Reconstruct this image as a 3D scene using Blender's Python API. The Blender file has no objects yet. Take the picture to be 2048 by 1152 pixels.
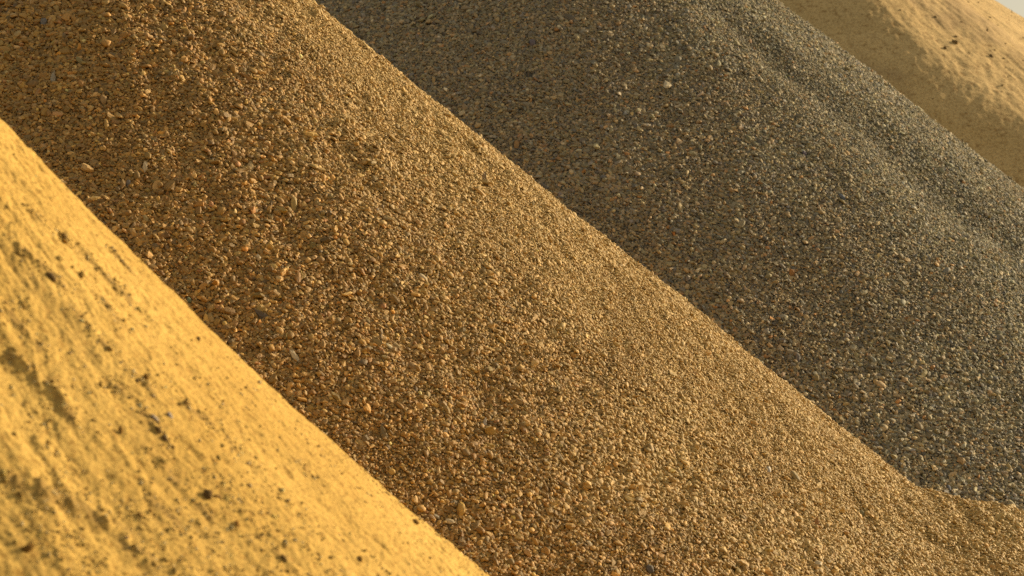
import bpy, math
import numpy as np

SC = bpy.context.scene
COL = SC.collection
rng = np.random.default_rng(11)
rad = math.radians

# ------------------------------------------------------------------ camera, sky, sun, exposure
CAM_H, PITCH, LENS = 1.7, 2.3, 80.0
cam_data = bpy.data.cameras.new('camera')
cam = bpy.data.objects.new('camera', cam_data)
COL.objects.link(cam)
cam.location = (0, 0, CAM_H)
cam.rotation_euler = (rad(90 - PITCH), 0, 0)
cam_data.lens = LENS
cam_data.sensor_width = 36
cam_data.clip_start = 0.1
cam_data.clip_end = 3000
cam_data.dof.use_dof = True
cam_data.dof.focus_distance = 12.5
cam_data.dof.aperture_fstop = 4.4
SC.camera = cam

SUN_EL, SUN_AZ = 17.5, 56.0            # azimuth clockwise from the view direction (+Y)
world = bpy.data.worlds.new('World')
SC.world = world
world.use_nodes = True
nt = world.node_tree
nt.nodes.clear()
sky = nt.nodes.new('ShaderNodeTexSky')
sky.sky_type = 'NISHITA'
sky.sun_disc = False
sky.sun_elevation = rad(SUN_EL)
sky.sun_rotation = rad(SUN_AZ)
sky.air_density = 0.8
sky.dust_density = 1.2
sky.ozone_density = 0.3
tint = nt.nodes.new('ShaderNodeMix')
tint.data_type = 'RGBA'
tint.blend_type = 'MULTIPLY'
tint.inputs[0].default_value = 1.0
tint.inputs[7].default_value = (1.0, 0.85, 0.62, 1)      # the photograph's warm white balance
bg = nt.nodes.new('ShaderNodeBackground')
bg.inputs['Strength'].default_value = 0.15
wo = nt.nodes.new('ShaderNodeOutputWorld')
nt.links.new(sky.outputs[0], tint.inputs[6])
haze_mix = nt.nodes.new('ShaderNodeMix')                 # a dull, hazy sky: mostly even brightness, some of the clear sky through it
haze_mix.data_type = 'RGBA'
haze_mix.inputs[0].default_value = 0.78
haze_mix.inputs[7].default_value = (1.62, 1.50, 1.28, 1)
nt.links.new(tint.outputs[2], haze_mix.inputs[6])
nt.links.new(haze_mix.outputs[2], bg.inputs['Color'])
nt.links.new(bg.outputs[0], wo.inputs['Surface'])

sun_data = bpy.data.lights.new('sun', 'SUN')
sun = bpy.data.objects.new('sun', sun_data)
COL.objects.link(sun)
sun.location = (20, 10, 12)
sun.rotation_euler = (rad(90 - SUN_EL), 0, rad(180 - SUN_AZ))
sun_data.energy = 4.4
sun_data.angle = rad(0.6)
sun_data.color = (1.0, 0.80, 0.52)

SC.view_settings.view_transform = 'Standard'
SC.view_settings.look = 'None'
SC.view_settings.exposure = 0.68
SC.view_settings.gamma = 1.0
SC.view_settings.use_curve_mapping = False
SC.render.engine = 'CYCLES'
SC.cycles.use_denoising = False
SC.cycles.max_bounces = 6
SC.cycles.diffuse_bounces = 4

# ------------------------------------------------------------------ numeric helpers
LAT = np.random.default_rng(5).random((256, 256))


def noise(x, y, seed=0):
    """smooth value noise, -1..1"""
    x = np.asarray(x, float) + seed * 17.31
    y = np.asarray(y, float) + seed * 9.77
    xi, yi = np.floor(x).astype(int), np.floor(y).astype(int)
    fx, fy = x - xi, y - yi
    fx = fx * fx * fx * (fx * (fx * 6 - 15) + 10)
    fy = fy * fy * fy * (fy * (fy * 6 - 15) + 10)
    a = LAT[xi & 255, yi & 255]
    b = LAT[(xi + 1) & 255, yi & 255]
    c = LAT[xi & 255, (yi + 1) & 255]
    d = LAT[(xi + 1) & 255, (yi + 1) & 255]
    return ((a * (1 - fx) + b * fx) * (1 - fy) + (c * (1 - fx) + d * fx) * fy) * 2 - 1


def fbm(x, y, octaves=4, seed=0, gain=0.5):
    s, a, f = 0, 1.0, 1.0
    for k in range(octaves):
        s = s + a * noise(x * f, y * f, seed + k * 3)
        a *= gain
        f *= 2.03
    return s


def softplus(t, k):
    return k * np.logaddexp(0, t / k)


def smooth(a, b, t):
    t = np.clip((t - a) / (b - a), 0, 1)
    return t * t * (3 - 2 * t)


FPX = LENS / 36 * 2048
CP, SP = math.cos(rad(PITCH)), math.sin(rad(PITCH))


def project(x, y, z):
    zz = z - CAM_H
    d = y * CP - zz * SP
    v = y * SP + zz * CP
    return 1024 + FPX * x / d, 576 - FPX * v / d, d


# ------------------------------------------------------------------ the four heaps as height functions
HEAPS = {
    'near': dict(x=-2.60, y=7.0, H=3.10, ta=1.22, cv=0.075, k=.10, R=4.1, cap=2.7, capk=.2),
    'brown': dict(x=-2.58, y=14.0, H=4.0, ta=.81, cv=0.0, k=.06, R=7.2, cap=3.9, capk=.3),
    'grey': dict(x=0.05, y=21.0, H=5.3, ta=.78, cv=0.0, k=.25, R=9.5, cap=4.8, capk=.4),
    'far': dict(x=1.45, y=31.0, H=7.5, ta=.66, cv=0.0, k=.3, R=14, cap=6.5, capk=.5),
}
for _n, _P in HEAPS.items():
    _P['name'] = _n
SCARPS = []          # ledges on the near sand: (phi0, rho0, phi1, rho1, width, height), filled in below


def bump1(t, w):
    return np.exp(-(t / w) ** 2)


def seg_dist(x, y, x0, y0, x1, y1):
    dx, dy = x1 - x0, y1 - y0
    t = np.clip(((x - x0) * dx + (y - y0) * dy) / (dx * dx + dy * dy), 0, 1)
    px, py = x - (x0 + t * dx), y - (y0 + t * dy)
    side = (dx * (y - y0) - dy * (x - x0))
    return np.hypot(px, py), np.sign(side), t


def displacement(name, phi, rho, fine):
    d = np.degrees(phi)
    u = phi * 2.0 + 40
    if name == 'near':
        sx, sy = rho * np.sin(phi), -rho * np.cos(phi)
        z = 0.016 * fbm(phi * 5, rho * .5, 3, 1) + 0.005 * fbm(phi * 18, rho * 1.6 + phi * 2, 3, 2)
        if fine:
            # runnels down the fall line, broken into ledges, then crumbly grain
            br = smooth(-.2, .6, fbm(phi * 7, rho * 2.6, 3, 7))
            r = fbm(phi * 15 + .8 * fbm(sx * 4, sy * 4, 2, 19), rho * 2.4, 4, 21)
            z = z + .007 * br * (np.abs(r) ** .8) * 1.4
            z = z + .0011 * fbm(phi * 55 + 1.2 * fbm(sx * 3, sy * 3, 2, 44), rho * 4, 3, 46)
            smoothedge = smooth(0.80, 0.97, np.sin(np.clip(phi, 0, 3)))
            rough = .35 + .8 * smooth(-.4, .6, fbm(sx * 3, rho * 2.2, 3, 40)) * (1 - .75 * smoothedge)
            z = z + rough * (.011 * fbm(sx * 26 + 9, sy * 26, 3, 31) + .0068 * fbm(sx * 85, sy * 85, 3, 35, .6))
            for (x0, y0, x1, y1, w, h) in SCARPS:
                dist, side, t = seg_dist(sx, sy, x0, y0, x1, y1)
                wob = fbm(sx * 14, sy * 14, 3, 55)
                f = np.exp(-((dist + .012 * wob) / w) ** 2) * (0.65 + .5 * wob) * (.6 + .8 * np.abs(fbm(sx * 38, sy * 38, 3, 57)))
                z = z + .75 * h * f
        return z
    if name == 'brown':
        z = 0.02 * fbm(phi * 3.2, rho * .5, 3, 61) + .012 * fbm(phi * rho * 2.2 + 7, rho * 2.2, 3, 64)
        z = z + .012 * fbm(phi * 16, rho * 1.5, 2, 69) + .012 * fbm(phi * rho * 8, rho * 8, 3, 71)
        return z * np.clip(rho / .8, 0, 1)
    if name == 'grey':
        wav = 1.6 * noise(rho * 1.1, 3.3, 70) + .6 * noise(rho * 3.1, 5.3, 72)
        cr = d - (33 + 1.5 * (rho - 4)) - wav
        gr = d - (42.5 + 4.2 * (rho - 3.35)) - wav
        g = .045 * np.where(cr < 0, np.exp(-np.abs(cr / 15) ** 1.8), np.exp(-np.abs(cr / 12) ** 1.8))
        g = g - .060 * bump1(gr, 5.0) * (.75 + .7 * noise(rho * 2.1, 1.7, 74))
        z = g * np.clip(rho - .8, 0, 2.2) * .9
        z = z + .03 * fbm(phi * 4, rho * .45, 3, 73) + .013 * fbm(phi * rho * 2 + 3, rho * 2, 3, 77)
        return z * np.clip(rho / .8, 0, 1)
    # far sand: a crest with a shaded face on its near side, terraces beyond it
    wav = 2.5 * noise(rho * .7, 8.1, 80) + .9 * noise(rho * 2.6, 2.1, 81)
    c = 17.6 + 2.5 * np.clip(rho - 5.7, -2, 4) + wav * .6
    ridge = np.where(d < c, np.exp(-np.clip((c - d) / 13, 0, 9) ** 1.6), np.exp(-np.clip((d - c) / 26, 0, 9) ** 1.5))
    z = .68 * ridge * np.clip(rho - 1, 0, 5) / 4
    z = z + .05 * bump1(d - 32 - wav, 3.0)
    z = z + .05 * fbm(phi * 5, rho * .35, 2, 83)
    if fine:
        a = phi * rho
        e = d - c
        lump = smooth(5.6, 8.0, rho + .8 * noise(phi * 7, rho, 90)) * smooth(-16, -3, e) * (1 - .8 * smooth(2, 9, e))
        z = z + lump * (.006 * np.abs(fbm(a * 5, rho * 4, 3, 92)) + .009 * np.abs(fbm(a * 13, rho * 9, 2, 93)))
        z = z + .007 * fbm(a * 3.3, rho * 1.1, 3, 95) * smooth(17, 24, d)
        z = z + .006 * fbm(phi * 55, rho * .55 + phi * 5, 3, 97) * smooth(18, 25, d)
        z = z + .005 * fbm(a * 14, rho * 10, 2, 99) * (.35 + .65 * smooth(20, 28, d))
    return z


def height(name, x, y, fine=True):
    P = HEAPS[name]
    dx, dy = x - P['x'], y - P['y']
    rho = np.hypot(dx, dy)
    phi = np.arctan2(dx, -dy)
    z = P['H'] - P['ta'] * rho + P['cv'] * rho ** 2
    z = P['cap'] - softplus(P['cap'] - z, P['capk'])
    base = z
    z = softplus(z + .45, P['k']) - .45
    if name == 'brown':                                   # a low spill of gravel running out to the right from the foot
        s = .0 - .15 * (x - 2.34) - .25 * softplus(12.9 - y, .05) - .7 * softplus(y - 12.9, .05) + .03 * fbm(x * 1.7, y * 1.7, 3, 66)
        z = z + softplus(s - z, .13)
        base = np.maximum(base, np.where(x > 1.2, s, -9))
    fade = smooth(-.6, .0, base)
    return z + displacement(name, phi, rho, fine) * (.25 + .75 * fade) - .012


def pick(name, u, v, fine=False):
    """first point of a heap's surface under a pixel of the 2048 x 1152 photograph"""
    d = np.linspace(3.2, 36, 9000)
    x = (u - 1024) / FPX * d
    w = (576 - v) / FPX * d
    y = d * CP + w * SP
    z = CAM_H + w * CP - d * SP
    P = HEAPS[name]
    near = np.hypot(x - P['x'], y - P['y']) < P['R']
    h = np.where(near, height(name, x, y, fine), -99)
    k = np.argmax(z < h)
    return float(x[k]), float(y[k]), float(h[k]), float(d[k])


def normal_at(name, x, y, e=.02, fine=False):
    gx = (height(name, x + e, y, fine) - height(name, x - e, y, fine)) / (2 * e)
    gy = (height(name, x, y + e, fine) - height(name, x, y - e, fine)) / (2 * e)
    n = np.stack([-gx, -gy, np.ones_like(gx)], -1)
    return n / np.linalg.norm(n, axis=-1, keepdims=True)


# silhouette of each heap in the photograph (row, column), used only to leave out stones nothing can show
EDGE = {
    'near': ([-400, 248, 399, 605, 833, 990, 1147, 1600], [-260, 0, 141, 347, 600, 788, 977, 1500]),
    'brown': ([-400, 0, 226, 400, 601, 798, 971, 1000, 1040], [140, 635, 912, 1135, 1385, 1610, 1827, 1890, 2300]),
    'grey': ([-400, 0, 177, 378, 700], [1040, 1549, 1782, 2048, 2480]),
}


def in_view(name, x, y, z, margin=150, back=260):
    u, v, d = project(x, y, z)
    side = margin if margin < 0 else margin * 3
    ok = (u > -side) & (u < 2048 + side) & (v > -margin * 1.5) & (v < 1152 + margin)
    front = {'brown': ['near'], 'grey': ['brown'], 'far': ['grey'], 'near': []}[name]
    for f in front:
        ok &= u > np.interp(v, *EDGE[f]) - back
        if f == 'brown':
            ok &= v < 1110
    P = HEAPS[name]
    rho = np.hypot(x - P['x'], y - P['y'])
    return ok, u, v, d


# ------------------------------------------------------------------ node helpers
class Mat:
    def __init__(self, name):
        self.m = bpy.data.materials.new(name)
        self.m.use_nodes = True
        self.t = self.m.node_tree
        self.b = self.t.nodes['Principled BSDF']

    def n(self, kind, **kw):
        nd = self.t.nodes.new(kind)
        for k, v in kw.items():
            setattr(nd, k, v)
        return nd

    def l(self, a, b):
        self.t.links.new(a, b)

    def noise(self, scale, detail=4, rough=.55, vec=None):
        nd = self.n('ShaderNodeTexNoise')
        nd.inputs['Scale'].default_value = scale
        nd.inputs['Detail'].default_value = detail
        nd.inputs['Roughness'].default_value = rough
        if vec is None:
            if not hasattr(self, 'co'):
                self.co = self.n('ShaderNodeTexCoord').outputs['Object']
            vec = self.co
        self.l(vec, nd.inputs['Vector'])
        return nd.outputs['Fac']

    def ramp(self, fac, stops, interp='LINEAR'):
        nd = self.n('ShaderNodeValToRGB')
        cr = nd.color_ramp
        cr.interpolation = interp
        while len(cr.elements) < len(stops):
            cr.elements.new(0.5)
        for e, (p, c) in zip(cr.elements, stops):
            e.position = p
            e.color = (*c, 1) if len(c) == 3 else c
        self.l(fac, nd.inputs[0])
        return nd.outputs[0]

    def mix(self, fac, a, b, blend='MIX'):
        nd = self.n('ShaderNodeMix', data_type='RGBA', blend_type=blend)
        for s, i in ((fac, 0), (a, 6), (b, 7)):
            if hasattr(s, 'is_linked'):
                self.l(s, nd.inputs[i])
            elif isinstance(s, (int, float)):
                nd.inputs[i].default_value = s
            else:
                nd.inputs[i].default_value = (*s, 1)
        return nd.outputs[2]

    def math(self, op, a, b=0.0):
        nd = self.n('ShaderNodeMath', operation=op)
        for s, i in ((a, 0), (b, 1)):
            if hasattr(s, 'is_linked'):
                self.l(s, nd.inputs[i])
            else:
                nd.inputs[i].default_value = s
        return nd.outputs[0]

    def bump(self, h, strength, dist):
        nd = self.n('ShaderNodeBump')
        nd.inputs['Strength'].default_value = strength
        nd.inputs['Distance'].default_value = dist
        self.l(h, nd.inputs['Height'])
        self.l(nd.outputs[0], self.b.inputs['Normal'])

    def attr(self, name, kind='GEOMETRY'):
        nd = self.n('ShaderNodeAttribute', attribute_type=kind, attribute_name=name)
        return nd

    def done(self, color=None, rough=.8, spec=.3):
        if color is not None:
            if hasattr(color, 'is_linked'):
                self.l(color, self.b.inputs['Base Color'])
            else:
                self.b.inputs['Base Color'].default_value = (*color, 1)
        if hasattr(rough, 'is_linked'):
            self.l(rough, self.b.inputs['Roughness'])
        else:
            self.b.inputs['Roughness'].default_value = rough
        self.b.inputs['Specular IOR Level'].default_value = spec
        return self.m


def stone_material(name, rough, spec):
    """stone colour comes from the instance (or the object) as 'tint'; the shader adds grain and veins"""
    m = Mat(name)
    a = m.attr('tint', 'INSTANCER')
    f = m.noise(3.0, 5, .65)
    g = m.ramp(f, [(.3, (.72, .72, .72)), (.52, (1, 1, 1)), (.75, (1.22, 1.2, 1.15))])
    c = m.mix(1.0, a.outputs['Color'], g, 'MULTIPLY')
    m.bump(m.noise(6, 4, .7), .25, .15)
    r = m.math('ADD', m.math('MULTIPLY', m.noise(2.2, 2), .3), rough - .15)
    return m.done(c, r, spec)


def sand_material(name, pale, mid, damp_shade, grain, fine_scale):
    m = Mat(name)
    big = m.noise(1.3, 5, .6)
    c = m.mix(m.ramp(big, [(.38, (0, 0, 0)), (.64, (1, 1, 1))]), mid, pale)
    sp = m.noise(fine_scale, 3, .75)
    c = m.mix(1.0, c, m.ramp(sp, [(.37, (.66, .60, .52)), (.5, (1, 1, 1)), (.62, (1.14, 1.13, 1.10))]), 'MULTIPLY')
    sp2 = m.noise(fine_scale * .28, 3, .7)
    c = m.mix(1.0, c, m.ramp(sp2, [(.33, (.70, .63, .55)), (.45, (1, 1, 1)), (.68, (1.08, 1.07, 1.05))]), 'MULTIPLY')
    d = m.attr('damp_shade')
    c = m.mix(d.outputs['Fac'], c, damp_shade)
    m.bump(m.math('ADD', sp, m.math('MULTIPLY', sp2, 2.0)), .5, grain)
    return m.done(c, .92, .15)


def bed_material(name, a, b, c3):
    m = Mat(name)
    vo = m.n('ShaderNodeTexVoronoi')
    vo.inputs['Scale'].default_value = 70
    m.noise(1)
    m.l(m.co, vo.inputs['Vector'])
    c = m.mix(m.noise(9, 4), a, b)
    sep = m.n('ShaderNodeSeparateColor')
    m.l(vo.outputs['Color'], sep.inputs[0])
    c = m.mix(sep.outputs[0], c, c3)
    m.bump(m.math('SUBTRACT', 1.0, vo.outputs['Distance']), .9, .012)
    return m.done(c, .9, .2)


M_BROWN = stone_material('brown_stone', .62, .3)
M_GREY = stone_material('grey_stone', .68, .22)
M_NEAR = sand_material('yellow_sand', (.57, .378, .101), (.49, .312, .074), (.29, .18, .05), .003, 130)
M_FAR = sand_material('tan_sand', (.55, .395, .175), (.49, .345, .145), (.25, .165, .08), .006, 45)
M_BBED = bed_material('brown_grit', (.29, .18, .06), (.36, .235, .08), (.21, .13, .045))
M_GBED = bed_material('grey_grit', (.15, .135, .095), (.20, .18, .125), (.10, .095, .075))


# ------------------------------------------------------------------ object helpers
def mesh_obj(name, verts, faces, mat, parent=None, smoothed=True):
    me = bpy.data.meshes.new(name)
    verts = np.asarray(verts, np.float32)
    me.vertices.add(len(verts))
    me.vertices.foreach_set('co', verts.ravel())
    faces = np.asarray(faces, np.int32)
    k = faces.shape[1]
    me.loops.add(faces.size)
    me.polygons.add(len(faces))
    me.loops.foreach_set('vertex_index', faces.ravel())
    me.polygons.foreach_set('loop_start', np.arange(0, faces.size, k, dtype=np.int32))
    me.update(calc_edges=True)
    if smoothed:
        me.polygons.foreach_set('use_smooth', np.ones(len(faces), bool))
    if mat:
        me.materials.append(mat)
    me.validate()
    o = bpy.data.objects.new(name, me)
    COL.objects.link(o)
    if parent:
        o.parent = parent
    return o


def thing(name, loc, label, cat, group=None):
    o = bpy.data.objects.new(name, None)
    o.empty_display_size = .3
    COL.objects.link(o)
    o.location = loc
    o['label'], o['category'] = label, cat
    if group:
        o['group'] = group
    return o


def grid_faces(nr, nc, wrap):
    r = np.arange(nr - 1)[:, None]
    c = np.arange(nc if wrap else nc - 1)[None]
    a = r * nc + c
    b = r * nc + (c + 1) % nc
    return np.stack([a, a + nc, b + nc, b], -1).reshape(-1, 4)


def heap_surface(name, parent, objname, mat, phi_fine, n_fine, n_coarse, rho):
    """a closed cone-like skin all the way round, finer where the photograph looks"""
    P = HEAPS[name]
    a0, a1 = rad(phi_fine[0]), rad(phi_fine[1])
    ph = np.concatenate([np.linspace(a0, a1, n_fine, endpoint=False),
                         np.linspace(a1, a0 + 2 * math.pi, n_coarse, endpoint=False)])
    ph = (ph + math.pi) % (2 * math.pi) - math.pi
    PH, RH = np.meshgrid(ph, rho)
    x = P['x'] + RH * np.sin(PH)
    y = P['y'] - RH * np.cos(PH)
    z = height(name, x, y, True)
    v = np.stack([x - P['x'], y - P['y'], z], -1).reshape(-1, 3)
    f = grid_faces(len(rho), len(ph), True)
    o = mesh_obj(objname, v, f, mat, parent)
    return o, x, y, z, PH, RH


# ------------------------------------------------------------------ the ground and far terrain
g = 1500
gn = 140
t = np.linspace(-1, 1, gn)
t = np.sign(t) * np.abs(t) ** 3 * g
GX, GY = np.meshgrid(t, t)
GZ = -.40 + .015 * fbm(GX * .5, GY * .5, 3, 140)
mg = Mat('sandy_ground')
cg = mg.mix(mg.noise(.7, 6), (.30, .21, .10), (.42, .30, .15))
mg.bump(mg.noise(30, 4), .4, .02)
ground = mesh_obj('ground', np.stack([GX, GY, GZ], -1).reshape(-1, 3), grid_faces(gn, gn, False), mg.done(cg, .95, .15))
ground['kind'] = 'structure'

# ------------------------------------------------------------------ the heaps
near = thing('sand_pile', (HEAPS['near']['x'], HEAPS['near']['y'], 0),
             'bright yellow sand pile in the foreground at lower left, its flank rutted and crumbly', 'sand pile')
brown = thing('gravel_heap', (HEAPS['brown']['x'], HEAPS['brown']['y'], 0),
              'golden brown gravel heap of mixed pebbles between the yellow sand and the grey gravel', 'gravel heap')
grey = thing('gravel_heap', (HEAPS['grey']['x'], HEAPS['grey']['y'], 0),
             'dark grey gravel heap with a furrowed flank behind the brown gravel heap', 'gravel heap')
far = thing('sand_pile', (HEAPS['far']['x'], HEAPS['far']['y'], 0),
            'pale tan sand pile farthest back under the sky, its near face in shade', 'sand pile')

# ledges on the near sand, from the dark streaks in the photograph (start, end, width, height)
for (u0, v0, u1, v1, w, h) in [
        (62, 425, 145, 492, .016, .022), (42, 508, 118, 566, .016, .024), (150, 630, 222, 702, .013, .016),
        (182, 520, 262, 606, .012, .014), (255, 742, 305, 780, .012, .016), (30, 725, 125, 800, .022, .03),
        (118, 808, 150, 846, .012, .015), (288, 832, 332, 882, .012, .016), (225, 770, 262, 792, .010, .012),
        (90, 985, 250, 1075, .022, .028), (20, 960, 90, 1000, .018, .02), (250, 1090, 300, 1130, .018, .02),
        (440, 850, 470, 895, .009, .012), (370, 985, 420, 1035, .010, .012), (470, 1055, 500, 1085, .009, .012),
        (555, 1105, 600, 1150, .010, .014), (300, 1000, 350, 1040, .010, .012), (600, 930, 625, 960, .007, .008),
        (230, 505, 262, 545, .008, .014), (208, 605, 240, 650, .012, .012), (20, 620, 70, 690, .012, .010),
        (300, 905, 350, 960, .012, .010), (380, 820, 430, 850, .008, .010)]:
    p, q = pick('near', u0, v0), pick('near', u1, v1)
    P = HEAPS['near']
    SCARPS.append((p[0] - P['x'], p[1] - P['y'], q[0] - P['x'], q[1] - P['y'], w, h))

rho_near = np.concatenate([np.linspace(.02, .85, 60, endpoint=False), np.linspace(.85, 2.75, 620), np.linspace(2.78, 4.1, 20)])
so, X, Y, Z, PH, RH = heap_surface('near', near, 'sand_slope', M_NEAR, (-20, 112), 850, 90, rho_near)
P = HEAPS['near']
sx, sy = X - P['x'], Y - P['y']
damp_shade = .22 * smooth(.25, .9, fbm(PH * 12, RH * 1.6, 3, 150)) * smooth(-.2, .5, fbm(sx * 12, sy * 12, 3, 153))
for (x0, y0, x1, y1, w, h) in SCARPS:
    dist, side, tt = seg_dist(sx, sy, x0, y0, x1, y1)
    damp_shade = np.maximum(damp_shade, .8 * np.exp(-((dist - .006) / (w * 1.25)) ** 2) * smooth(-.5, .5, fbm(sx * 30, sy * 30, 3, 157)))  # shade of the ledges painted into the colour, together with damp sand
at = so.data.attributes.new('damp_shade', 'FLOAT', 'POINT')
at.data.foreach_set('value', damp_shade.astype(np.float32).ravel())

so_far, X, Y, Z, PH, RH = heap_surface('far', far, 'sand_slope', M_FAR, (8, 100), 620, 90,
                                       np.concatenate([np.linspace(.05, 2.5, 40, endpoint=False), np.linspace(2.5, 9, 420), np.linspace(9.1, 14, 30)]))
damp_shade = .45 * smooth(.1, .9, fbm(PH * 9, RH * .7, 3, 160)) * smooth(-.3, .5, fbm(PH * RH * 2, RH * 2, 3, 163))
at = so_far.data.attributes.new('damp_shade', 'FLOAT', 'POINT')
at.data.foreach_set('value', damp_shade.astype(np.float32).ravel())

heap_surface('brown', brown, 'gravel_bed', M_BBED, (-40, 120), 300, 80, np.linspace(.05, 7.2, 240))
heap_surface('grey', grey, 'gravel_bed', M_GBED, (-40, 120), 300, 80, np.linspace(.05, 9.5, 260))


# ------------------------------------------------------------------ pebble shapes (shared meshes)
def quad_sphere(n=2):
    """cube faces cut n x n and blown up to a sphere: 24 quads for n = 2"""
    vs, fs, key = [], [], {}

    def vid(p):
        k = tuple(np.round(p, 4))
        if k not in key:
            key[k] = len(vs)
            vs.append(p)
        return key[k]
    for ax in range(3):
        for s in (-1, 1):
            for i in range(n):
                for j in range(n):
                    quad = []
                    for (a, b) in ((i, j), (i + 1, j), (i + 1, j + 1), (i, j + 1)):
                        p = np.zeros(3)
                        p[ax] = s
                        p[(ax + 1) % 3] = -1 + 2 * a / n
                        p[(ax + 2) % 3] = -1 + 2 * b / n
                        quad.append(vid(p))
                    fs.append(quad if s > 0 else quad[::-1])
    v = np.array(vs)
    v = v / np.linalg.norm(v, axis=1, keepdims=True)
    return v, np.array(fs)


def pebble_mesh(name, mat, seed, angular, n=2):
    r = np.random.default_rng(seed)
    v, f = quad_sphere(n)
    d = v.copy()
    rr = np.ones(len(v))
    for k in range(4 + int(6 * angular)):                 # blunt facets
        ax = r.normal(size=3)
        ax /= np.linalg.norm(ax)
        lim = r.uniform(.62 - .12 * angular, .88 - .12 * angular)
        h = d @ ax
        d = np.where((h > lim)[:, None], d - (h - lim)[:, None] * ax * .9, d)
    d *= (1 + r.normal(0, .05 + .10 * angular, (len(v), 1)))
    d *= np.array([r.uniform(1.0, 1.35 + .3 * angular), r.uniform(.75, 1.0), r.uniform(.45, .72)])
    me = bpy.data.meshes.new(name)
    me.from_pydata(d.tolist(), [], f.tolist())
    me.polygons.foreach_set('use_smooth', [angular < .6] * len(f))
    me.materials.append(mat)
    me.update()
    return me


def euler_from(nrm, tilt, spin):
    """stones lie roughly flat on the slope: normal, then a random tilt about a random axis, then a spin"""
    n = nrm + rng.normal(0, 1, nrm.shape) * tilt
    n /= np.linalg.norm(n, axis=1, keepdims=True)
    ref = np.where(np.abs(n[:, :1]) < .9, [[1., 0, 0]], [[0, 1., 0]])
    tx = np.cross(ref, n)
    tx /= np.linalg.norm(tx, axis=1, keepdims=True)
    ty = np.cross(n, tx)
    c, s = np.cos(spin)[:, None], np.sin(spin)[:, None]
    ax, ay = tx * c + ty * s, -tx * s + ty * c
    return np.stack([np.arctan2(ay[:, 2], n[:, 2]), -np.arcsin(np.clip(ax[:, 2], -1, 1)), np.arctan2(ax[:, 1], ax[:, 0])], -1)


def palette(choices, count, jitter):
    w = np.array([c[0] for c in choices], float)
    cols = np.array([c[1] for c in choices])
    idx = rng.choice(len(choices), count, p=w / w.sum())
    c = cols[idx] * np.exp(rng.normal(0, jitter, (count, 1))) * np.exp(rng.normal(0, .025, (count, 3)))
    return np.clip(c, .01, .8)


def instancer(name, parent, base, pts, rots, scl, tints, idx, variants):
    """one part of kind stuff: stones on points through geometry nodes"""
    me = bpy.data.meshes.new(name)
    n = len(pts)
    me.vertices.add(n)
    me.vertices.foreach_set('co', (pts - np.array(base)).astype(np.float32).ravel())
    for nm, ty, arr, key in (('rot', 'FLOAT_VECTOR', rots, 'vector'), ('scl', 'FLOAT_VECTOR', scl, 'vector'),
                             ('tint', 'FLOAT_COLOR', np.concatenate([tints, np.ones((n, 1))], 1), 'color')):
        a = me.attributes.new(nm, ty, 'POINT')
        a.data.foreach_set(key, arr.astype(np.float32).ravel())
    a = me.attributes.new('kind_index', 'INT', 'POINT')
    a.data.foreach_set('value', idx.astype(np.int32))
    o = bpy.data.objects.new(name, me)
    COL.objects.link(o)
    o.parent = parent
    o['kind'] = 'stuff'
    ng = bpy.data.node_groups.new(name + '_nodes', 'GeometryNodeTree')
    ng.interface.new_socket('Geometry', in_out='INPUT', socket_type='NodeSocketGeometry')
    ng.interface.new_socket('Geometry', in_out='OUTPUT', socket_type='NodeSocketGeometry')
    N = ng.nodes
    gi, go = N.new('NodeGroupInput'), N.new('NodeGroupOutput')
    g2i = N.new('GeometryNodeGeometryToInstance')
    for v in reversed(variants):
        oi = N.new('GeometryNodeObjectInfo')
        oi.transform_space = 'ORIGINAL'
        oi.inputs['Object'].default_value = v
        ng.links.new(oi.outputs['Geometry'], g2i.inputs[0])
    ip = N.new('GeometryNodeInstanceOnPoints')
    ip.inputs['Pick Instance'].default_value = True

    def named(nm, ty):
        nd = N.new('GeometryNodeInputNamedAttribute')
        nd.data_type = ty
        nd.inputs['Name'].default_value = nm
        return nd.outputs[0]
    e2r = N.new('FunctionNodeEulerToRotation')
    ng.links.new(named('rot', 'FLOAT_VECTOR'), e2r.inputs[0])
    ng.links.new(gi.outputs[0], ip.inputs['Points'])
    ng.links.new(g2i.outputs[0], ip.inputs['Instance'])
    ng.links.new(named('kind_index', 'INT'), ip.inputs['Instance Index'])
    ng.links.new(e2r.outputs[0], ip.inputs['Rotation'])
    ng.links.new(named('scl', 'FLOAT_VECTOR'), ip.inputs['Scale'])
    ng.links.new(ip.outputs[0], go.inputs[0])
    md = o.modifiers.new('scatter', 'NODES')
    md.node_group = ng
    return o


def part(name, me, parent, base, p, rot, scl, tint_, label=None):
    o = bpy.data.objects.new(name, me)
    COL.objects.link(o)
    o.parent = parent
    o.location = (p[0] - base[0], p[1] - base[1], p[2] - base[2])
    o.rotation_euler = tuple(map(float, rot))
    o.scale = tuple(map(float, scl))
    o['tint'] = [float(c) for c in tint_]
    if label:
        o['label'] = label
    return o


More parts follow.
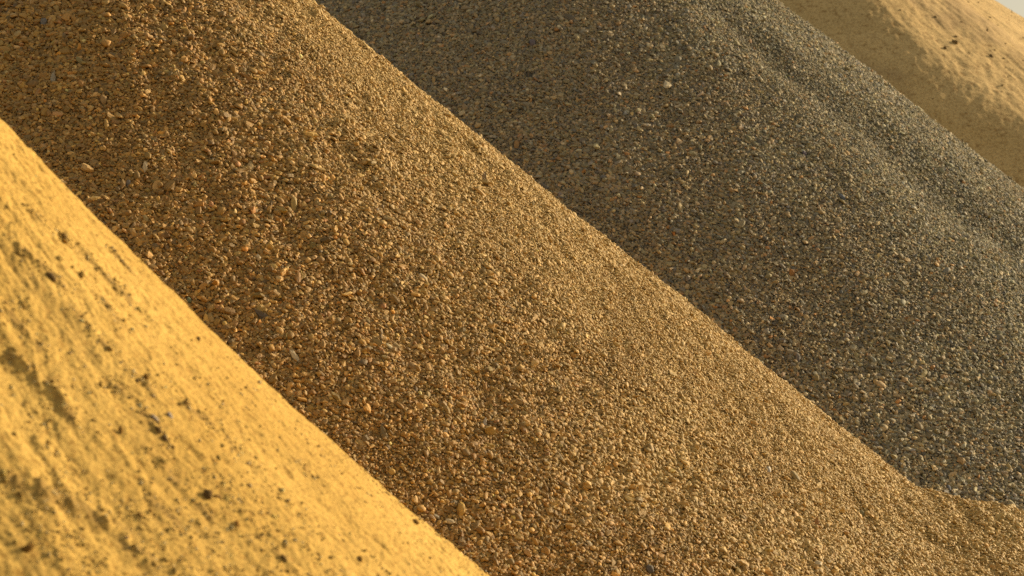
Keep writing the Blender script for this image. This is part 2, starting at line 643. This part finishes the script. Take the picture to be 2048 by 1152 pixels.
def scatter_points(name, spacing, phi_range, jitter=.42):
    """jittered hexagonal points over the unrolled cone, kept where the picture (plus a margin) can show them"""
    P = HEAPS[name]
    ca = math.cos(math.atan(P['ta']))
    L = P['R'] / ca
    n1 = int(2 * L / spacing)
    gx = (np.arange(n1) - n1 / 2) * spacing
    gy = np.arange(-int(L / spacing / .866), int(L / spacing / .866)) * spacing * .866
    out = []
    for k0 in range(0, len(gy), 400):
        A, B = np.meshgrid(gx, gy[k0:k0 + 400])
        A = A + (np.arange(k0, k0 + B.shape[0]) % 2)[:, None] * spacing / 2
        A = A + rng.uniform(-jitter, jitter, A.shape) * spacing
        B = B + rng.uniform(-jitter, jitter, B.shape) * spacing
        rho = np.hypot(A, B) * ca
        phi = np.arctan2(A, B) / ca
        ok = (rho > .15) & (rho < P['R']) & (phi > rad(phi_range[0])) & (phi < rad(phi_range[1]))
        rho, phi = rho[ok], phi[ok]
        x, y = P['x'] + rho * np.sin(phi), P['y'] - rho * np.cos(phi)
        z = P['H'] - P['ta'] * rho
        z = P['cap'] - softplus(P['cap'] - z, P['capk'])
        z = softplus(z + .45, P['k']) - .45
        keep, u, v, d = in_view(name, x, y, z)
        out.append(np.stack([x[keep], y[keep]], -1))
    return np.concatenate(out)


BROWNS = [(24, (0.410, 0.260, 0.080)), (18, (0.449, 0.287, 0.088)), (12, (0.359, 0.222, 0.068)), (12, (0.378, 0.251, 0.092)),
          (8, (0.327, 0.225, 0.090)), (8, (0.500, 0.340, 0.129)), (5, (0.385, 0.225, 0.066)), (4, (0.269, 0.189, 0.080)),
          (4, (0.526, 0.376, 0.169)), (3, (0.327, 0.239, 0.080)), (1.4, (0.475, 0.245, 0.056)), (1.5, (0.218, 0.159, 0.080)),
          (1, (0.429, 0.239, 0.095))]
GREYS = [(22, (0.277, 0.231, 0.132)), (18, (0.235, 0.203, 0.124)), (14, (0.315, 0.253, 0.138)), (11, (0.335, 0.256, 0.124)),
          (12, (0.193, 0.172, 0.121)), (7, (0.238, 0.221, 0.162)), (6, (0.380, 0.300, 0.165)), (4, (0.151, 0.137, 0.102)),
          (4, (0.354, 0.231, 0.105)), (3, (0.432, 0.369, 0.235)), (2.5, (0.167, 0.162, 0.138)), (1.2, (0.380, 0.212, 0.078)),
          (1.5, (0.251, 0.221, 0.111))]


def gravel(name, parent, mat, spacing, phi_range, pal, tintjit, fineness, n_parts, relief):
    P = HEAPS[name]
    base = (P['x'], P['y'], 0)
    variants_me = [pebble_mesh('pebble', mat, 100 + k, (k % 3 + 1) / 3) for k in range(12)]
    xy = scatter_points(name, spacing, phi_range)
    n = len(xy)
    # three sizes: the fine body of the heap, coarser stones, a few big ones
    cls = rng.random(n)
    r = spacing * rng.lognormal(math.log(.60), .20, n)
    r = np.where(cls > .86, spacing * rng.uniform(.75, 1.15, n), r)
    r = np.where(cls > .982, spacing * rng.uniform(1.1, 1.6, n), r)
    r = np.where(cls > .9993, spacing * rng.uniform(1.6, 2.2, n), r)
    x, y = xy[:, 0], xy[:, 1]
    phi = np.degrees(np.arctan2(x - P['x'], -(y - P['y'])))
    rho = np.hypot(x - P['x'], y - P['y'])
    patch = fbm(x * 1.6, rho * 1.6, 3, 200)
    r *= fineness(phi, rho, patch)
    # drop fine stones that a big one swallows
    big = np.where(r > spacing * 1.05)[0]
    cell = {}
    for i in big:
        cell.setdefault((int(x[i] / .1), int(y[i] / .1)), []).append(i)
    drop = np.zeros(n, bool)
    ix, iy = (x / .1).astype(int), (y / .1).astype(int)
    small = np.where(r <= spacing * 1.05)[0]
    order = {}
    for i in small:
        order.setdefault((ix[i], iy[i]), []).append(i)
    for (a, b), lst in cell.items():
        cand = [k for da in (-1, 0, 1) for db in (-1, 0, 1) for k in order.get((a + da, b + db), ())]
        if not cand:
            continue
        cand = np.array(cand)
        for i in lst:
            dd = np.hypot(x[cand] - x[i], (y[cand] - y[i]))
            drop[cand[dd < r[i] * .62]] = True
    for (qx, qy, qr) in SPECIAL[name]:
        dd = np.hypot(x - qx, y - qy)
        drop |= (dd < qr * .8 + r * .3)
    keep = ~drop
    x, y, r, phi, rho = x[keep], y[keep], r[keep], phi[keep], rho[keep]
    n = len(x)
    nrm = normal_at(name, x, y)
    z = height(name, x, y, False)
    lift = r * rng.uniform(.05, .75, n) + relief * rng.random(n) ** 2
    p = np.stack([x, y, z], -1) + nrm * lift[:, None]
    rots = euler_from(nrm, .38, rng.uniform(0, 6.28, n))
    scl = r[:, None] * np.exp(rng.normal(0, .12, (n, 3)))
    tints = palette(pal, n, tintjit)
    if name == 'brown':                                   # the crest flank's sandier fines are lightened for the sun on it; the face is coarser, tinted redder and darker
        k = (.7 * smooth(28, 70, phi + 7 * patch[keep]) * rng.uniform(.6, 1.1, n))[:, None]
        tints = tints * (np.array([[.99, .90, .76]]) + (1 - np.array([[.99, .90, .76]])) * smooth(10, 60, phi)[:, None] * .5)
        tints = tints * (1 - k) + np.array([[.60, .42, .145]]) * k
    else:                                                 # bluer stone was tipped on the right flank, browner on the face
        k = smooth(8, 45, phi + 6 * patch[keep])[:, None]
        fur = bump1(phi - (42.5 + 4.2 * (rho - 3.35)) - 2 * patch[keep], 4.5) * (rng.random(n) < .6)   # most stones along the furrow tinted darker
        tints = tints * (1 - .30 * fur)[:, None]
        tints = tints * (np.array([[1.20, 1.14, 1.10]]) * (1 - k) + np.array([[1.16, 1.21, 1.24]]) * k)
    idx = rng.integers(0, 12, n)
    # the 300 that show largest are objects of their own
    ok, u, v, d = in_view(name, x, y, z, margin=-6, back=-14)
    view = np.stack([-x, -y, CAM_H - z], -1)
    view /= np.linalg.norm(view, axis=1, keepdims=True)
    facing = (nrm * view).sum(1)
    score = np.where(ok & (facing > .22), r / d, 0)
    top = np.argsort(-score)[:n_parts]
    objs = []
    used = {}
    for i in top:
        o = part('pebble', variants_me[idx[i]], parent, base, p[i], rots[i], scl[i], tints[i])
        used.setdefault(int(idx[i]), o)
        objs.append(o)
    rest = np.ones(n, bool)
    rest[top] = False
    variants = [used[k] for k in sorted(used)]
    remap = {k: j for j, k in enumerate(sorted(used))}
    idx2 = np.array([remap.get(int(k), 0) for k in idx[rest]])
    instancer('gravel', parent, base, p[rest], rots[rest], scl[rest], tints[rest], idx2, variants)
    print(name, 'stones', n)
    return variants_me



# ------------------------------------------------------------------ single stones and clods one can point to, each resting on its heap
M_CLOD = Mat('damp_clod')
_a = M_CLOD.attr('tint', 'INSTANCER')
_c = M_CLOD.mix(1.0, _a.outputs['Color'], M_CLOD.ramp(M_CLOD.noise(5, 5, .7), [(.3, (.65, .62, .58)), (.5, (1, 1, 1)), (.72, (1.2, 1.18, 1.12))]), 'MULTIPLY')
M_CLOD.bump(M_CLOD.noise(9, 5, .75), .6, .2)
M_CLOD = M_CLOD.done(_c, .95, .1)


def clod_mesh(name, mat, seed, n=3):
    r = np.random.default_rng(seed)
    v, f = quad_sphere(n)
    k = 1 + .30 * fbm(v[:, 0] * 1.3 + seed, v[:, 1] * 1.3 + v[:, 2] * 1.7, 2, seed) + r.normal(0, .09, len(v))
    v = v * k[:, None] * np.array([r.uniform(1, 1.3), r.uniform(.75, 1.05), r.uniform(.6, .85)])
    me = bpy.data.meshes.new(name)
    me.from_pydata(v.tolist(), [], f.tolist())
    me.polygons.foreach_set('use_smooth', [True] * len(f))
    me.materials.append(mat)
    me.update()
    return me


CLODS = [clod_mesh('clod', M_CLOD, 300 + k) for k in range(10)]
SPECIAL = {'brown': [], 'grey': []}
SOLO = {'brown': [pebble_mesh('stone', M_BROWN, 500 + k, k % 3 / 2, 4) for k in range(6)],
        'grey': [pebble_mesh('stone', M_GREY, 520 + k, k % 3 / 2, 4) for k in range(6)]}


def special(heap, u, v, size, col, label, aspect=(1.0, .8, .65), spin=0.0, clod=False, shape=None, tilt=.2):
    """size: longest side in pixels of the photograph"""
    x, y, z, d = pick(heap, u, v, True)
    r = size / 2 * d / FPX / 1.12
    n = normal_at(heap, np.array([x]), np.array([y]))
    view = np.array([[-x, -y, CAM_H - z]])
    view /= np.linalg.norm(view)
    up = n * .6 + view * .5                                # such stones lie with a broad side outwards
    up /= np.linalg.norm(up)
    rot = euler_from(up, tilt, np.array([spin]))[0]
    k = len(bpy.data.objects)
    me = CLODS[k % 10] if clod else SOLO['grey' if heap == 'grey' else 'brown'][k % 6 if shape is None else shape]
    o = bpy.data.objects.new('sand_clod' if clod else 'stone', me)
    COL.objects.link(o)
    o.location = np.array([x, y, z]) + n[0] * r * (.22 if clod else .30) + (n[0] * .004 if heap in SPECIAL else 0)
    o.rotation_euler = tuple(map(float, rot))
    o.scale = [float(r * a) for a in aspect]
    o['tint'] = [float(c) for c in col]
    o['label'], o['category'] = label, ('sand clod' if clod else 'stone')
    if heap in SPECIAL:
        SPECIAL[heap].append((x, y, r))


ORANGE, RUST, CREAM, SLATE, OLIVE, DARK, TAN, GREEN, WARMGREY = ((.55, .30, .07), (.38, .19, .06), (.58, .46, .27), (.19, .17, .145), (.27, .22, .09),
                                                                (.13, .105, .075), (.46, .32, .135), (.17, .185, .09), (.36, .30, .20))
B = 'brown'
special(B, 499, 336, 24, TAN, 'large tan orange pebble standing alone high on the brown gravel near its left side', (1, .75, .7))
special(B, 644, 360, 17, ORANGE, 'bright orange round pebble in the upper middle of the brown gravel', (1, .9, .8))
special(B, 88, 47, 19, SLATE, 'slate grey angular pebble in the top left corner of the brown gravel', (1, .9, .7))
special(B, 107, 160, 24, WARMGREY, 'pale grey rounded pebble at the far left of the brown gravel, above the yellow sand', (1, .8, .7))
special(B, 161, 125, 20, OLIVE, 'olive green oval pebble near the top left of the brown gravel', (1, .7, .7), .8)
special(B, 207, 203, 26, (.36, .22, .08), 'flat red brown stone at upper left of the brown gravel', (1, .7, .45))
special(B, 289, 338, 17, CREAM, 'cream drop shaped pebble left of the large tan orange pebble', (1, .8, .7))
special(B, 256, 371, 15, SLATE, 'small blue grey pebble just below the cream drop shaped pebble', (1, .9, .7))
special(B, 515, 519, 16, CREAM, 'smooth pale pink oval pebble in the left half of the brown gravel', (1, .75, .7), .5)
special(B, 520, 633, 25, DARK, 'dark brown stone at left in the brown gravel with a tan chip against it', (1, .85, .6), 1.0)
special(B, 586, 414, 30, (.42, .30, .10), 'flat sandy shard jutting out and casting a shadow in the brown gravel', (1, .6, .32))
special(B, 377, 603, 16, GREEN, 'dark green pebble close to the edge of the yellow sand', (1, .8, .7))
special(B, 588, 716, 21, CREAM, 'large flat cream stone lying above the rim of the yellow sand', (1, .75, .45), .6)
special(B, 898, 1047, 18, CREAM, 'pale upright pebble right beside the lower rim of the yellow sand', (1, .85, .7), 1.4)
special(B, 871, 1036, 18, WARMGREY, 'pale leaf shaped pebble touching the lower rim of the yellow sand', (1, .5, .5), 1.1)
special(B, 969, 847, 14, (.50, .46, .38), 'whitish round pebble in the lower middle of the brown gravel', (1, .9, .8))
special(B, 765, 867, 24, (.22, .16, .07), 'dark brown angular shard near the yellow sand in the lower half', (1, .8, .5), .4, False, 2)
special(B, 1177, 1090, 18, CREAM, 'cream oval pebble near the bottom middle of the brown gravel', (1, .65, .65), .7)
special(B, 1071, 986, 13, ORANGE, 'orange brown round pebble in the lower middle of the brown gravel', (1, .9, .8))
special(B, 1588, 958, 25, (.34, .25, .10), 'brown lump of stone in the sunlit lower right band of the brown gravel', (1, .7, .7), .7)
special(B, 1535, 941, 15, (.52, .47, .38), 'pale grey pebble just left of the brown lump in the sunlit gravel', (1, .8, .7))
special(B, 1631, 1049, 19, RUST, 'rust red stone at the lower right of the brown gravel', (1, .75, .7))
special(B, 1723, 1030, 15, OLIVE, 'olive grey pebble right of the rust red stone', (1, .85, .75))
special(B, 1298, 1141, 26, DARK, 'black stone cut by the bottom edge of the photograph', (1, .8, .7))
special(B, 1634, 1130, 20, CREAM, 'blocky cream stone at the bottom right of the brown gravel', (1, .9, .8), 1.2, False, 4)
special(B, 845, 559, 20, CREAM, 'pale split pebble in the centre of the brown gravel', (1, .7, .6), 1.0)
special(B, 776, 697, 19, (.56, .46, .26), 'long pale tan pebble below the centre of the brown gravel', (1, .6, .6), 1.1)
special(B, 966, 357, 18, (.30, .20, .09), 'brown clod like stone close to the crest of the brown gravel', (1, .85, .8))
G = 'grey'
special(G, 1684, 397, 17, (.13, .15, .18), 'dark blue stone at the upper right of the grey gravel', (1, .7, .6), .9)
special(G, 1398, 193, 20, (.52, .40, .27), 'long pinkish stone lying across the upper grey gravel', (1, .4, .45), 2.3)
special(G, 1583, 549, 18, RUST, 'round rust brown stone in the middle of the grey gravel', (1, .95, .5))
special(G, 1347, 470, 11, (.55, .22, .05), 'small bright orange chip in the grey gravel beside the brown crest', (1, .8, .7))
special(G, 1057, 151, 18, (.13, .10, .06), 'dark flat shard casting a shadow in the upper left grey gravel', (1, .45, .3))
special(G, 868, 164, 19, TAN, 'broad tan pebble in the grey gravel above the brown crest at upper left', (1, .6, .6))
special(G, 1033, 293, 19, (.36, .22, .09), 'red brown pebble in the grey gravel touching the brown crest', (1, .75, .6))
special(G, 1749, 768, 19, TAN, 'light tan pebble in the lower right part of the grey gravel', (1, .7, .6))
special(G, 1801, 844, 12, CREAM, 'small cream pebble low on the grey gravel at right', (1, .9, .8))
special(G, 1897, 979, 17, (.16, .165, .18), 'slate blue stone at the foot of the grey gravel', (1, .7, .6))
special(G, 1848, 957, 17, (.24, .21, .11), 'dark olive stone at the foot of the grey gravel by the brown crest', (1, .8, .5))
special(G, 1608, 310, 15, (.15, .13, .16), 'dark purple stone high on the grey gravel', (1, .9, .7))
special(G, 1595, 720, 19, SLATE, 'dark grey pebble in the grey gravel near the middle of the brown crest', (1, .7, .6))
special(G, 1064, 88, 20, (.16, .13, .13), 'brown black stone in the upper left part of the grey gravel', (1, .9, .7))

DAMP, BROWNC, REDC = (.20, .125, .045), (.30, .17, .04), (.34, .15, .03)
N_ = 'near'
special(N_, 415, 993, 23, DAMP, 'large round dark clod low in the middle of the yellow sand', (1, .95, .95), 0, True)
special(N_, 308, 838, 22, (.42, .34, .25), 'long pale grey stone lying in the yellow sand', (1, .45, .5), .8, False, 1)
special(N_, 338, 833, 18, (.30, .25, .20), 'short grey stone just right of the long pale grey stone in the sand', (1, .6, .6), .7)
special(N_, 316, 863, 17, DAMP, 'dark clod directly below the long pale grey stone', (1, .8, .8), .8, True)
special(N_, 330, 879, 17, (.22, .15, .07), 'dark clod at the lower end of the row of clods below the grey stone', (1, .8, .8), .5, True)
special(N_, 240, 863, 20, BROWNC, 'orange brown clod left of the row of dark clods in the yellow sand', (1, .6, .6), 0, True)
special(N_, 472, 1050, 16, REDC, 'red brown clod low on the yellow sand with a crack below it', (1, .9, .9), 0, True)
special(N_, 291, 758, 18, BROWNC, 'brown clod halfway up the yellow sand, larger of a close pair', (1, .8, .8), 0, True)
special(N_, 274, 764, 13, DAMP, 'smaller dark clod of the close pair halfway up the yellow sand', (1, .8, .8), 0, True)
special(N_, 162, 551, 19, (.33, .21, .05), 'ochre brown clod high on the yellow sand', (1, .75, .7), 0, True)
special(N_, 831, 1045, 17, (.36, .21, .06), 'orange brown clod near the lower rim of the yellow sand', (1, .8, .7), .6, True)
special(N_, 720, 1122, 14, BROWNC, 'brown clod near the bottom edge of the yellow sand at right', (1, .9, .9), 0, True)
special(N_, 568, 1118, 16, DAMP, 'dark clod heading a dark streak at the bottom of the yellow sand', (1, .7, .7), .8, True)
special(N_, 52, 1103, 32, (.26, .14, .03), 'blurred rust brown clod in the bottom left corner of the yellow sand', (1, .7, .7), 2.2, True)
special(N_, 396, 680, 12, DAMP, 'small dark clod close under the upper rim of the yellow sand', (1, .9, .9), 0, True)
special(N_, 102, 556, 22, (.24, .16, .07), 'big dark lump ending the upper left dark streak in the yellow sand', (1, .8, .8), .8, True)
special(N_, 128, 475, 20, (.30, .19, .06), 'dark lump in the shaded scar at the top left of the yellow sand', (1, .7, .7), .8, True)
F_ = 'far'
special(F_, 1910, 86, 16, (.33, .23, .10), 'largest lump of sand standing on the far tan pile', (1, .8, .8), .6, True)
special(F_, 1890, 97, 9, (.26, .17, .07), 'round dark lump below the largest lump on the far tan pile', (1, .9, .9), 0, True)
special(F_, 1974, 62, 10, (.20, .13, .06), 'dark flat clod alone on the bright upper part of the far tan pile', (1, .5, .5), 0, True)
special(F_, 1982, 113, 10, (.28, .19, .09), 'brown clod low on the far tan pile near the right edge', (1, .7, .7), .5, True)


# ------------------------------------------------------------------ crumbs on the two sand piles: 300 clods as parts, the rest as grit
def crumbs(heap, parent, n_parts, n_grit, phi_rng, rho_rng, part_r, grit_r, cols, grit_cols, edge_phi):
    P = HEAPS[heap]
    base = (P['x'], P['y'], 0)
    n = (n_parts + n_grit) * 7
    phi = np.radians(rng.uniform(*phi_rng, n))
    rho = np.sqrt(rng.uniform(rho_rng[0] ** 2, rho_rng[1] ** 2, n))
    x, y = P['x'] + rho * np.sin(phi), P['y'] - rho * np.cos(phi)
    z = height(heap, x, y, False)
    ok, u, v, d = in_view(heap, x, y, z, margin=130, back=60)
    k_ = 12 if heap == 'near' else 3
    w = .10 + 1.0 * smooth(.0, .7, fbm(phi * k_ * 1.6 + .5 * fbm(x * 3, y * 3, 2, 175), rho * k_ * .25, 3, 171))
    if heap == 'near':
        w = w * (.35 + .9 * smooth(1.2, 2.4, rho)) * (1.25 - .7 * smooth(42, 74, np.degrees(phi)))
    w = w * np.clip(1.15 - .85 * smooth(edge_phi[0], edge_phi[1], np.degrees(phi)), 0, 1)
    if heap == 'near':
        for (x0, y0, x1, y1, ww, h) in SCARPS:
            dist, side, tt = seg_dist(x - P['x'], y - P['y'], x0, y0, x1, y1)
            w = np.maximum(w, 1.2 * np.exp(-(dist / .03) ** 2))
    sel = np.where(ok & (rng.random(n) < w))[0][:n_parts + n_grit]
    x, y = x[sel], y[sel]
    m = len(sel)
    nrm = normal_at(heap, x, y, fine=False)
    z = height(heap, x, y, True)
    is_part = np.arange(m) < n_parts
    r = np.where(is_part, part_r * rng.lognormal(0, .33, m), grit_r * rng.lognormal(0, .35, m))
    p = np.stack([x, y, z], -1) + nrm * (r * np.where(is_part, rng.uniform(-.4, .15, m), rng.uniform(-.4, .25, m)))[:, None]
    rots = euler_from(nrm, .6, rng.uniform(0, 6.28, m))
    scl = r[:, None] * np.exp(rng.normal(0, .18, (m, 3)))
    t1, t2 = palette(cols, m, .2), palette(grit_cols, m, .12)
    first = {}
    for i in range(min(n_parts, m)):
        k = i % 10
        o = part('clod', CLODS[k], parent, base, p[i], rots[i], scl[i], t1[i])
        first.setdefault(k, o)
    g_ = ~is_part
    idx = rng.integers(0, 10, m)[g_]
    instancer('grit', parent, base, p[g_], rots[g_], scl[g_], t2[g_], idx, [first[k] for k in range(10)])


crumbs('near', near, 150, 6000, (10, 108), (.8, 2.75), .0056, .0029,
       [(5, (.46, .31, .09)), (2, (.32, .20, .065)), (5, (.52, .36, .11)), (1, (.58, .47, .25)), (.6, (.26, .20, .13))],
       [(9, (.58, .395, .12)), (5, (.53, .35, .10)), (1, (.44, .29, .085)), (6, (.74, .58, .28))], (60, 90))
crumbs('far', far, 120, 1500, (10, 92), (3.0, 9), .0115, .007,
       [(5, (.30, .20, .09)), (4, (.22, .14, .07)), (3, (.40, .28, .13))],
       [(10, (.50, .35, .16)), (5, (.40, .28, .12))], (70, 100))

# ------------------------------------------------------------------ the gravel itself
fine_b = lambda phi, rho, patch: (1.14 - .34 * smooth(25, 70, phi) + .34 * smooth(4.6, 5.6, rho)) * (1 + .16 * patch)
fine_g = lambda phi, rho, patch: (1.08 - .25 * smooth(22, 45, phi)) * (1 + .14 * patch)
ME_B = gravel('brown', brown, M_BROWN, .0130, (-35, 112), BROWNS, .25, fine_b, 300, .004)
ME_G = gravel('grey', grey, M_GREY, .0152, (-75, 112), GREYS, .22, fine_g, 300, .006)
